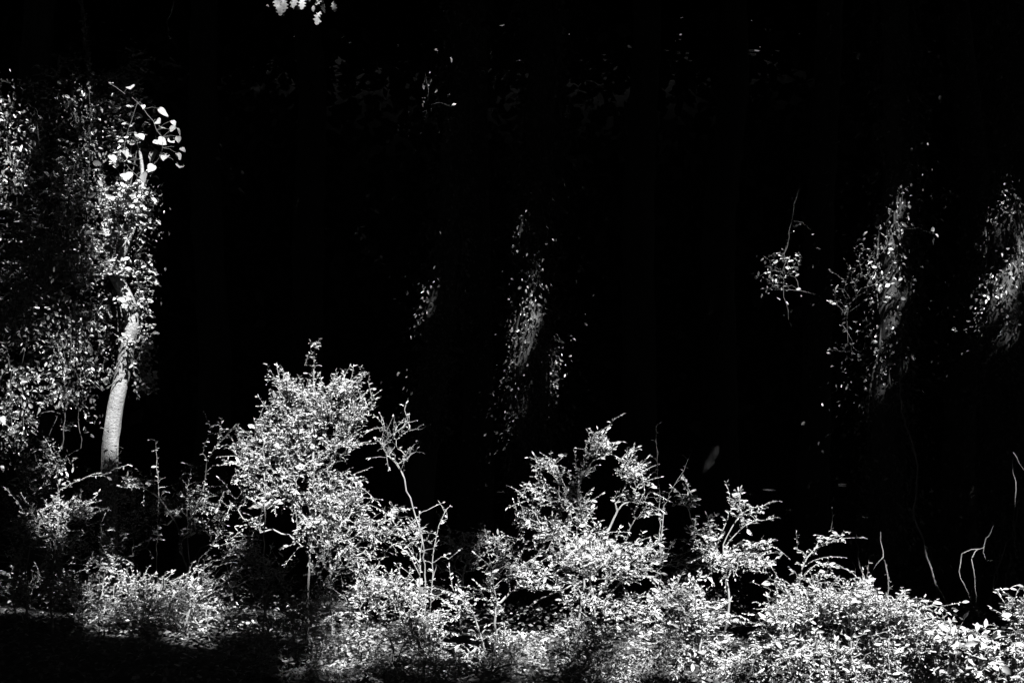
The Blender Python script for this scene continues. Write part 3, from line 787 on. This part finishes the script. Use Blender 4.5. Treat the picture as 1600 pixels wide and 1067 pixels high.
# bare vines and stems low at right
def bare_vine(label, Y, pts, r, lit=.8, mat=None, name='bare_vine'):
    path = smooth_path([P(x, y, Y + (d[0] if d else 0)) for x, y, *d in pts], .05, .004)
    b = path[0].copy()
    r *= .62
    path[1:-1] += RNG.normal(0, .006, path[1:-1].shape)
    v, f = tube(path, np.linspace(r, r * .6, len(path)) * RNG.uniform(.8, 1.2, len(path)), 8)
    o = link(name, mesh_np(name, v - b, f, smooth=True), mat or M_VINE)
    o.location = [float(c) for c in b]
    o['label'] = label; o['category'] = 'vine'
    let_sun(path[path[:, 2] > .05], lit, .03)
    return o
bare_vine('thin bare vine bowing left in a wide loop above the corner shrubs', 9.0, [(1532, 970), (1512, 930), (1498, 890), (1505, 865), (1530, 857)], .006)
bare_vine('thin wavy bare vine right of the bowed vine', 9.05, [(1528, 960), (1525, 930), (1520, 890), (1522, 862), (1532, 857), (1538, 852)], .007)
bare_vine('short hooked vine reaching up right above the bowed vine', 9.1, [(1560, 875), (1542, 872), (1537, 850), (1546, 835), (1552, 820)], .006, lit=.6)
bare_vine('thick pale stem leaning right near the right edge', 9.3, [(1546, 970), (1550, 920), (1558, 885), (1576, 848), (1590, 790)], .008, lit=.85)
bare_vine('faint thin stem rising between the bowed vine and the thick pale stem', 9.5, [(1536, 960), (1545, 930), (1556, 900), (1566, 840), (1570, 800)], .005, lit=.6)
bare_vine('slanting faint stem behind the bare spiny stem', 9.8, [(1352, 960), (1358, 905), (1380, 860), (1376, 830)], .008, lit=.5)
bare_vine('thin stem forking right beside the thick pale stem', 9.4, [(1564, 955), (1570, 915), (1577, 880), (1576, 860)], .006, lit=.7)
bare_vine('straight thin creeper hanging down the right edge tree', 9.6, [(1588, 860), (1584, 780), (1584, 720), (1583, 705)], .006, lit=.7)
bare_vine('short pale twig slanting across the right edge', 9.4, [(1583, 706), (1592, 725), (1604, 742)], .005, lit=.9)
bare_vine('leaning stem lit in short stretches behind the bright corner shrub', 10.0, [(1490, 960), (1470, 925), (1450, 880), (1440, 845), (1428, 810), (1430, 770), (1435, 740), (1428, 700), (1410, 640), (1405, 560)], .014, lit=.42)
bare_vine('thin leaning stem in the shade left of the corner vines', 10.0, [(1375, 960), (1350, 900), (1342, 870), (1336, 830)], .010, lit=.6)
for k, (x, y0, x1, y1, lab) in enumerate([(1470, 955, 1455, 860, 'hair thin upright stem just right of the leaning stem'), (1505, 965, 1535, 900, 'hair thin stem crossing behind the bowed vine'), (1580, 950, 1588, 880, 'hair thin stem closest to the right edge'),
                                          (1440, 950, 1460, 890, 'hair thin stem crossing the foot of the leaning stem'), (1350, 930, 1325, 860, 'hair thin stem left of the bare spiny stem')]):
    bare_vine(lab, 9.6 + .1 * k, [(x, y0), ((x + x1) / 2 + RNG.normal(0, 6), (y0 + y1) / 2 + 10), ((x + x1) / 2 + RNG.normal(0, 5), (y0 + y1) / 2 - 12), (x1, y1)], .0045, lit=.7)
bare_vine('faint knotted vine dangling at the top left', 7.5, [(268, -20), (272, 10), (265, 25), (260, 38), (266, 55), (275, 72)], .006, lit=.3)

# thin dark creepers with a few sunlit leaf clusters, hanging from the canopy
def creeper(label, Y, way, spots):
    path = smooth_path([P(x, y, Y) for x, y in way], .06, .006); b = path[0].copy()
    t = thing('hanging_creeper', b, label, 'vine')
    v, f = tube(path, np.full(len(path), .0018), 5); link('stem', mesh_np('stem', v - b, f, smooth=True), M_DARK, t)
    O, tb = [], []
    for x, y, k in spots:
        c = P(x, y, Y); j = path[np.argmin(np.linalg.norm(path - c, axis=1))]
        tb.append(tube(np.array([j, (j + c) / 2 + [0, 0, .03], c]), [.0009, .0008, .0007], 4))
        O.append(c + RNG.normal(0, .022, (k, 3))); O.append(c + RNG.normal(0, .07, (k, 3)))
        let_sun(c[None], 1.0, .05)
    O = np.concatenate(O); n = len(O)
    v, f = merge(tb); link('twigs', mesh_np('twigs', v - b, f), M_DARK, t, 'stuff')
    D = RNG.normal(0, .6, (n, 3)) + [0, -.1, -.4]; N = RNG.normal(0, .6, (n, 3)) + SUN
    L_ = RNG.uniform(.022, .05, n); leaf_objects(t, b, O, D, N, L_, L_ * .55, 'oval')
creeper('dark creeper left of the thin dark tree, with bright leaf clusters low on it', 10.5, [(600, -250), (590, 0), (585, 150), (572, 256), (560, 340), (585, 390), (600, 410)], [(572, 256, 2), (559, 363, 4), (597, 398, 5), (584, 415, 1)])
creeper('dark creeper with single glinting leaves high on the thin dark tree', 11, [(660, -250), (668, 0), (665, 100), (668, 150), (660, 200), (655, 240)], [(667, 126, 3), (669, 152, 2), (622, 203, 4), (700, 209, 3), (690, 75, 1), (668, 185, 1), (710, 168, 1)])
creeper('faint creeper beside the pale tree with three dim glints', 10.5, [(300, -250), (320, 0), (330, 150), (345, 250), (370, 290)], [(338, 243, 1), (364, 271, 2), (336, 284, 1)])

creeper('leafy creeper tip with scattered glints left of the dark tree at right', 10.5, [(1300, -300), (1280, 0), (1262, 200), (1240, 330), (1225, 420), (1232, 500)],
        [(1195, 405, 2), (1185, 432, 2), (1210, 440, 2), (1225, 460, 2), (1250, 455, 2), (1232, 492, 2), (1206, 424, 1), (1218, 405, 2), (1242, 425, 1), (1200, 452, 1), (1252, 296, 1), (1270, 362, 1)])
creeper('thin creeper in front of the dark tree at right with a few bright leaves', 10.6, [(1400, -300), (1405, 0), (1408, 200), (1400, 400), (1330, 470), (1325, 540)],
        [(1310, 450, 2), (1320, 482, 2), (1322, 512, 3), (1385, 438, 4), (1388, 462, 2), (1410, 403, 4), (1408, 328, 2), (1420, 300, 1), (1460, 365, 2), (1378, 455, 1), (1300, 470, 1)])

# a curtain of small-leaved creepers at the left edge
def curtain(label, Y, xs_, y0, y1, n, sig, op0):
    b = P(xs_[0], y0, Y)
    t = thing('creeper_curtain', b, label, 'vine')
    cen = []
    for x in xs_:
        path = smooth_path([P(x + RNG.normal(0, 10), y0 + RNG.uniform(0, 60), Y)] + [P(x + RNG.normal(0, 14), y, Y + RNG.normal(0, .06)) for y in np.linspace(y0 + 100, y1, 5)], .06, .005)
        v, f = tube(path, np.full(len(path), .002), 5); link('stem', mesh_np('stem', v - b, f, smooth=True), M_DARK, t)
        cen.append(path[path[:, 2] < P(0, y0, Y)[2]])
    cen = np.concatenate(cen)
    c = cen[RNG.integers(0, len(cen), n)]
    O = c + RNG.normal(0, 1, (n, 3)) * [sig, sig * .8, sig * .6]
    keep = vnoise(np.stack([O[:, 0] * 6 + O[:, 1], O[:, 2] * 5], 1), 77) > .3
    O = O[keep]; n = len(O)
    D = RNG.normal(0, .6, (n, 3)) + [.2, -.2, -.4]; N = RNG.normal(0, 1.1, (n, 3)) + SUN * .6 + [0, 0, .3]
    L_ = RNG.uniform(.018, .04, n) * np.where(RNG.random(n) < .06, 1.6, 1); W_ = L_ * RNG.uniform(.35, .6, n)
    py = 533 - (O[:, 2] - CAM_H) / O[:, 1] * FPX
    o = op0 * np.clip((py - 40) / 170, .08, 1) * np.clip(1 - (py - 330) / 600, .5, 1)
    for lo in np.arange(.05, 1, .1):
        s_ = (o >= lo) & (o < lo + .1)
        if s_.any(): let_sun(O[s_], lo + .05, .03)
    big = np.argsort(-L_ * RNG.uniform(.6, 1, n))[:90]; m = np.ones(n, bool); m[big] = False
    leaf_objects(t, b, O[big], D[big], N[big], L_[big], W_[big] * 1.2, 'ivy')
    v, f = leaf_batch(O[m], D[m], N[m], L_[m], W_[m])
    link('foliage', mesh_np('foliage', v - b, f, np.repeat(RNG.uniform(0, 1, m.sum()), 7)), M_IVY, t, 'stuff')
curtain('broad curtain of small leaved creepers covering the far left edge', 9.3, [-20, 10, 35, 60, 85, 110, 135], 120, 700, 7000, .085, .8)
curtain('narrow curtain of small leaves hanging behind the upper pale trunk', 9.72, [145, 170, 192, 208, 220], 130, 600, 2600, .05, .5)

# hanging branch with lobed leaves at the top
YB = 6.5
bb = P(470, -90, YB)
t = thing('hanging_branch', bb, 'branch tip with lobed leaves hanging into the top of the picture', 'branch')
bp = smooth_path([P(470, -900, YB), P(474, -500, YB), P(470, -90, YB), P(455, -30, YB), P(440, -8, YB)], .06, .004); v, f = tube(bp, np.linspace(.012, .004, len(bp)), 6); link('stem', mesh_np('stem', v - bb, f, smooth=True), M_TWIG, t)
bp2 = smooth_path([P(470, -90, YB), P(490, -30, YB), P(500, 0, YB)], .06, .004); v, f = tube(bp2, np.linspace(.006, .003, len(bp2)), 6); link('stem', mesh_np('stem', v - bb, f, smooth=True), M_TWIG, t)
lv = [(432, 3, 15), (437, 12, 14), (445, 5, 15), (441, 18, 12), (455, 6, 16), (465, 2, 14), (473, 4, 13), (488, 4, 15), (494, -4, 14), (490, 12, 8), (504, 0, 14), (507, 13, 14), (501, 26, 16), (521, 8, 13), (478, -8, 16), (460, -14, 16), (512, -14, 16)]
O = np.array([P(x, y - s * .5, YB + RNG.normal(0, .05)) for x, y, s in lv]); n = len(O); LL = np.array([s for _, _, s in lv]) / FPX * YB * 1.3
D = np.array([0.0, -.1, -.9]) + RNG.normal(0, .3, (n, 3)); N = np.array([-.3, -.9, -.1]) + RNG.normal(0, .3, (n, 3))
leaf_objects(t, bb, O, D, N, LL, LL * .8, 'lobed')
let_sun(O, .3, .03)

# ================================================================ FOREST FLOOR
def litter(name, label, cat, spots, per, L, mat, lit, kind='stuff', upright=0.25):
    O = []
    for cx, cy, rx, ry, Y in spots:
        c = P(cx, cy, Y)
        k = per
        u = RNG.normal(0, .5, (k, 2))
        x = c[0] + u[:, 0] * rx / FPX * Y; y = Y + u[:, 1] * .3
        O.append(np.stack([x, y, ground_z(x, y) + RNG.uniform(0.005, .05, k)], 1))
    O = np.concatenate(O); n = len(O)
    a = RNG.uniform(0, 6.283, n)
    D = np.stack([np.cos(a), np.sin(a), RNG.normal(0, upright, n)], 1); N = np.array([0, 0, 1.]) + RNG.normal(0, .4, (n, 3))
    LL = RNG.uniform(L[0], L[1], n); WW = LL * RNG.uniform(.3, .6, n)
    v, f = leaf_batch(O, D, N, LL, WW)
    o = link(name, mesh_np(name, v, f, np.repeat(RNG.uniform(0, 1, n), 7)), mat, kind=kind)
    o['label'] = label; o['category'] = cat
    if lit: let_sun(O, lit, .05)
    return o
litter('fallen_leaves', 'dry fallen leaves lying on the lit forest floor at lower left', 'leaf litter', [(240, 930, 70, 40, 8.8), (215, 950, 40, 40, 8.7), (275, 940, 40, 30, 8.6)], 600, (.02, .05), M_DRY, .3)
# shaded litter everywhere
n = 40000
x = RNG.uniform(-7, 7, n); y = 5.8 + 8 * RNG.random(n) ** 1.5
O = np.stack([x, y, ground_z(x, y) + RNG.uniform(.005, .04, n)], 1); a = RNG.uniform(0, 6.283, n)
D = np.stack([np.cos(a), np.sin(a), RNG.normal(0, .25, n)], 1); N = np.array([0, 0, 1.]) + RNG.normal(0, .4, (n, 3)); LL = RNG.uniform(.025, .06, n)
v, f = leaf_batch(O, D, N, LL, LL * .5, T_DIA, F_DIA)
o = link('leaf_litter', mesh_np('leaf_litter', v, f, np.repeat(RNG.uniform(0, .6, n), 4)), M_DRY, kind='stuff')
o['label'] = 'brown leaf litter covering the shaded forest floor'; o['category'] = 'leaf litter'
n = 42000
x = RNG.uniform(-6, 6, n); y = RNG.uniform(6.2, 15, n)
hh = .32 * vnoise(np.stack([x, y], 1) * 1.6, 31) ** 1.3
O = np.stack([x, y, ground_z(x, y) + RNG.random(n) ** .6 * hh + .01], 1); a = RNG.uniform(0, 6.283, n)
D = np.stack([np.cos(a), np.sin(a), RNG.normal(0, .35, n)], 1); N = np.array([0, 0, .8]) + RNG.normal(0, .4, (n, 3)); LL = RNG.uniform(.02, .045, n)
v, f = leaf_batch(O, D, N, LL, LL * .55, T_DIA, F_DIA)
o = link('ground_cover', mesh_np('ground_cover', v, f, np.repeat(RNG.uniform(0, 1, n), 4)), M_IVY, kind='stuff')
o['label'] = 'low leafy ground cover on the shaded forest floor'; o['category'] = 'ground cover'
# dry grass and twigs in the sunny spot
gb = np.array([wx(250, 8.8), 8.8, 0.02])
t = thing('dry_grass_clump', gb, 'tangle of dry grass blades in the sunny patch at lower left', 'grass')
bl = []
for k in range(420):
    x = gb[0] + RNG.normal(0, .16); y = gb[1] + RNG.normal(0, .14); z = float(ground_z(x, y)[0])
    a = RNG.uniform(0, 6.283); l = RNG.uniform(.06, .2); h = RNG.uniform(.2, .8)
    p0 = np.array([x, y, z]); p2 = p0 + [math.cos(a) * l, math.sin(a) * l, l * h * .6]; p1 = (p0 + p2) / 2 + [0, 0, l * .25]
    bl.append(tube(np.array([p0, p1, p2]), [.0016, .0014, .0006], 3))
v, f = merge(bl); link('blades', mesh_np('blades', v - gb, f), M_DRY, t, 'stuff'); let_sun(v[::6], .55, .03)
for i, (x0, y0, x1, y1, Y, lab) in enumerate([(205, 905, 204, 935, 8.7, 'short pale twig standing in the dry grass'), (195, 925, 240, 950, 8.7, 'pale fallen twig slanting down right in the dry grass'),
                                              (245, 945, 325, 915, 8.6, 'longer pale fallen twig rising right from the dry grass'), (285, 970, 292, 945, 8.5, 'small pale stick leaning right of the dry grass'), (312, 962, 342, 970, 8.4, 'thick short stick lying near the curled stems')]):
    o = bare_vine(lab, Y, [(x0, y0), ((x0 + x1) / 2 + 2, (y0 + y1) / 2 - 1), (x1, y1)], .005, lit=.95, mat=M_TWIG, name='fallen_twig'); o['category'] = 'twig'

# ================================================================ THE LEAF CANOPY OVERHEAD (shaped for the light: gaps cut along sun rays to chosen plants)
G = GAP.copy()
# zones picked to stay dark: (x, y, rx, ry, distance, how open)
for cx, cy, rx, ry, Yd, fac in [(172, 850, 50, 110, 9.5, .1), (1165, 925, 45, 34, 7.6, 0), (1045, 850, 40, 50, 8.0, .25), (725, 860, 45, 50, 8.0, 0), (470, 950, 90, 50, 7.6, .35), (395, 900, 50, 60, 7.8, .3),
                                (905, 1010, 60, 40, 7.2, .3), (780, 1020, 50, 40, 7.3, .5), (640, 1030, 70, 35, 7.2, .4), (500, 940, 40, 30, 8.0, .4), (890, 745, 40, 24, 8.2, .4), (960, 800, 24, 30, 8.2, .4),
                                (585, 745, 22, 22, 8.0, 0), (1010, 1000, 30, 24, 7.2, .4), (1240, 930, 24, 16, 7.0, .3), (1350, 1050, 40, 14, 6.8, .5), (240, 840, 70, 40, 8.8, .35), (60, 960, 90, 40, 8.2, .1), (1540, 990, 30, 20, 6.8, .3)]:
    k = 4000
    q = np.sqrt(RNG.random(k)); a = RNG.uniform(0, 6.283, k)
    pp = np.array([P(cx + rx * r_ * math.cos(a_), cy + ry * r_ * math.sin(a_), Yd) for r_, a_ in zip(q, a)])
    i, j = uv_idx(pp)
    M_ = np.ones_like(G); M_[np.clip(i, 0, GN - 1), np.clip(j, 0, GN - 1)] = fac
    G *= M_
def dilate(A, k):
    B = A.copy()
    for a in range(-k, k + 1):
        for b in range(-k, k + 1):
            if a * a + b * b <= k * k: B = np.maximum(B, np.roll(np.roll(A, a, 0), b, 1))
    return B
shade = [(-4.5, -3.5), (0.5, -5.5), (5.5, -3), (9, 2), (-8.5, 2.5), (3.5, -10), (-5, -10), (10, -7), (-11, -6), (-12, 9), (12, 9), (-13, 18), (13, 18), (7.5, 13), (15, -1), (-15, -1)]  # unseen trees added around the view to carry the shading canopy
ALL = []
for o in [o for o in COL.objects if o.name.startswith('forest_tree')]:
    ALL.append((o, np.array(o.location[:2])))
for x, y in shade:
    t, path, b = forest_tree(x, y, RNG.uniform(.15, .25), 'unseen tree added beyond the edges of the view to cast shade', height=10.5, lean=(RNG.normal(0, .4), RNG.normal(0, .4)), limbs=0,
                             group='shade trees around the view')
    ALL.append((t, np.array([x, y])))
def canopy(xr, yr, zr, lai, size, cluster):
    area = (xr[1] - xr[0]) * (yr[1] - yr[0])
    n = int(area * lai / (size * size * .55 * .5))
    c = np.stack([RNG.uniform(*xr, n // cluster), RNG.uniform(*yr, n // cluster), RNG.uniform(*zr, n // cluster)], 1)
    return np.repeat(c, cluster, 0) + RNG.normal(0, .45, (len(c) * cluster, 3)) * [1, 1, .6]
near = canopy((-13, 13), (-13, 17), (8.4, 12.5), 9.0, .34, 8)
far = np.concatenate([canopy((-26, 26), (-26, 10), (9.5, 13), 9.0, .62, 5), canopy((-26, 26), (10, 40), (9.0, 14), 14.0, .62, 4)])
far = far[~((np.abs(far[:, 0]) < 12.5) & (far[:, 1] > -12.5) & (far[:, 1] < 16.5))]
band = dilate(G > 0, 9) > 0                                # round the gaps the canopy is built of smaller leaves
bi, bj = np.where(band)
m = int(len(bi) * GRES * GRES * 9.0 / (.15 * .15 * .275))
pick = RNG.integers(0, len(bi), m)
u = (bi[pick] + RNG.random(m) - GN // 2) * GRES; w = (bj[pick] + RNG.random(m) - GN // 2) * GRES
zz = RNG.uniform(8.4, 12.0, m)
tt = (zz - (u * SU[2] + w * SV[2])) / SUN[2]
fine = u[:, None] * SU + w[:, None] * SV + tt[:, None] * SUN
def cut(Pn, size):
    keep = np.ones(len(Pn), bool)
    r = size * .42
    for a, b in [(0, 0)] + [(math.cos(k * math.pi / 4), math.sin(k * math.pi / 4)) for k in range(8)]:
        i, j = uv_idx(Pn + SU * a * r + SV * b * r)
        i = np.clip(i, 0, GN - 1); j = np.clip(j, 0, GN - 1)
        keep &= ~OPEN[i, j]
    return keep
ii, jj = np.meshgrid(np.arange(GN), np.arange(GN), indexing='ij')
w = np.stack([ii.ravel(), jj.ravel()], 1) * GRES
H = .65 * vnoise(w * 6.5, 21) + .35 * vnoise(w * 3.2, 22)
Hr = np.empty(H.size); Hr[np.argsort(H)] = np.arange(H.size) / H.size
H = Hr.reshape(GN, GN)
OPEN = (G >= .97) | (.85 * G ** 1.7 > H)
kn = cut(near, .34); kf = cut(far, .62); kb = cut(fine, .13)
print('canopy leaves', kn.sum(), kf.sum(), kb.sum(), 'open m2', OPEN.sum() * GRES ** 2)
cent = np.array([c for _, c in ALL])
for arr, size, in ((near[kn], .34), (far[kf], .62), (fine[kb], .15)):
    own = np.argmin(((arr[:, None, :2] - cent[None]) ** 2).sum(2), 1) if len(arr) < 400000 else None
    for k, (o, c) in enumerate(ALL):
        s = arr[own == k]; m = len(s)
        if m < 3: continue
        a = RNG.uniform(0, 6.283, m)
        D = np.stack([np.cos(a), np.sin(a), RNG.normal(0, .25, m)], 1); N = np.array([0, 0, 1.]) + SUN * .5 + RNG.normal(0, .3, (m, 3))
        LL = RNG.uniform(.8, 1.2, m) * size
        v, f = leaf_batch(s, D, N, LL, LL * .55, T_DIA, F_DIA)
        link('crown', mesh_np('crown', v - np.array(o.location), f, np.repeat(RNG.uniform(0, 1, m), 4)), M_CANOPY, o, 'stuff')  # crown leaves left after the light gaps are cut out
# the wood all round, one dark mass
n = 130000
a = RNG.uniform(0, 6.283, n); r = RNG.uniform(25, 33, n)
O = np.stack([r * np.cos(a), 4 + r * np.sin(a), RNG.uniform(0, 13, n)], 1)
D = RNG.normal(0, 1, (n, 3)); N = np.stack([-np.cos(a), -np.sin(a), .4 + 0 * a], 1) + RNG.normal(0, .4, (n, 3)); LL = RNG.uniform(.25, .5, n)
v, f = leaf_batch(O, D, N, LL, LL * .6, T_DIA, F_DIA)
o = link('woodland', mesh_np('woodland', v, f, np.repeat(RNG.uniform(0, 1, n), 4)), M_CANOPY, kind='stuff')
o['label'] = 'dense dark wood closing the view far behind the trees'; o['category'] = 'wood'
print('tris', sum(len(m.polygons) for m in bpy.data.meshes), 'objects', len(COL.objects))
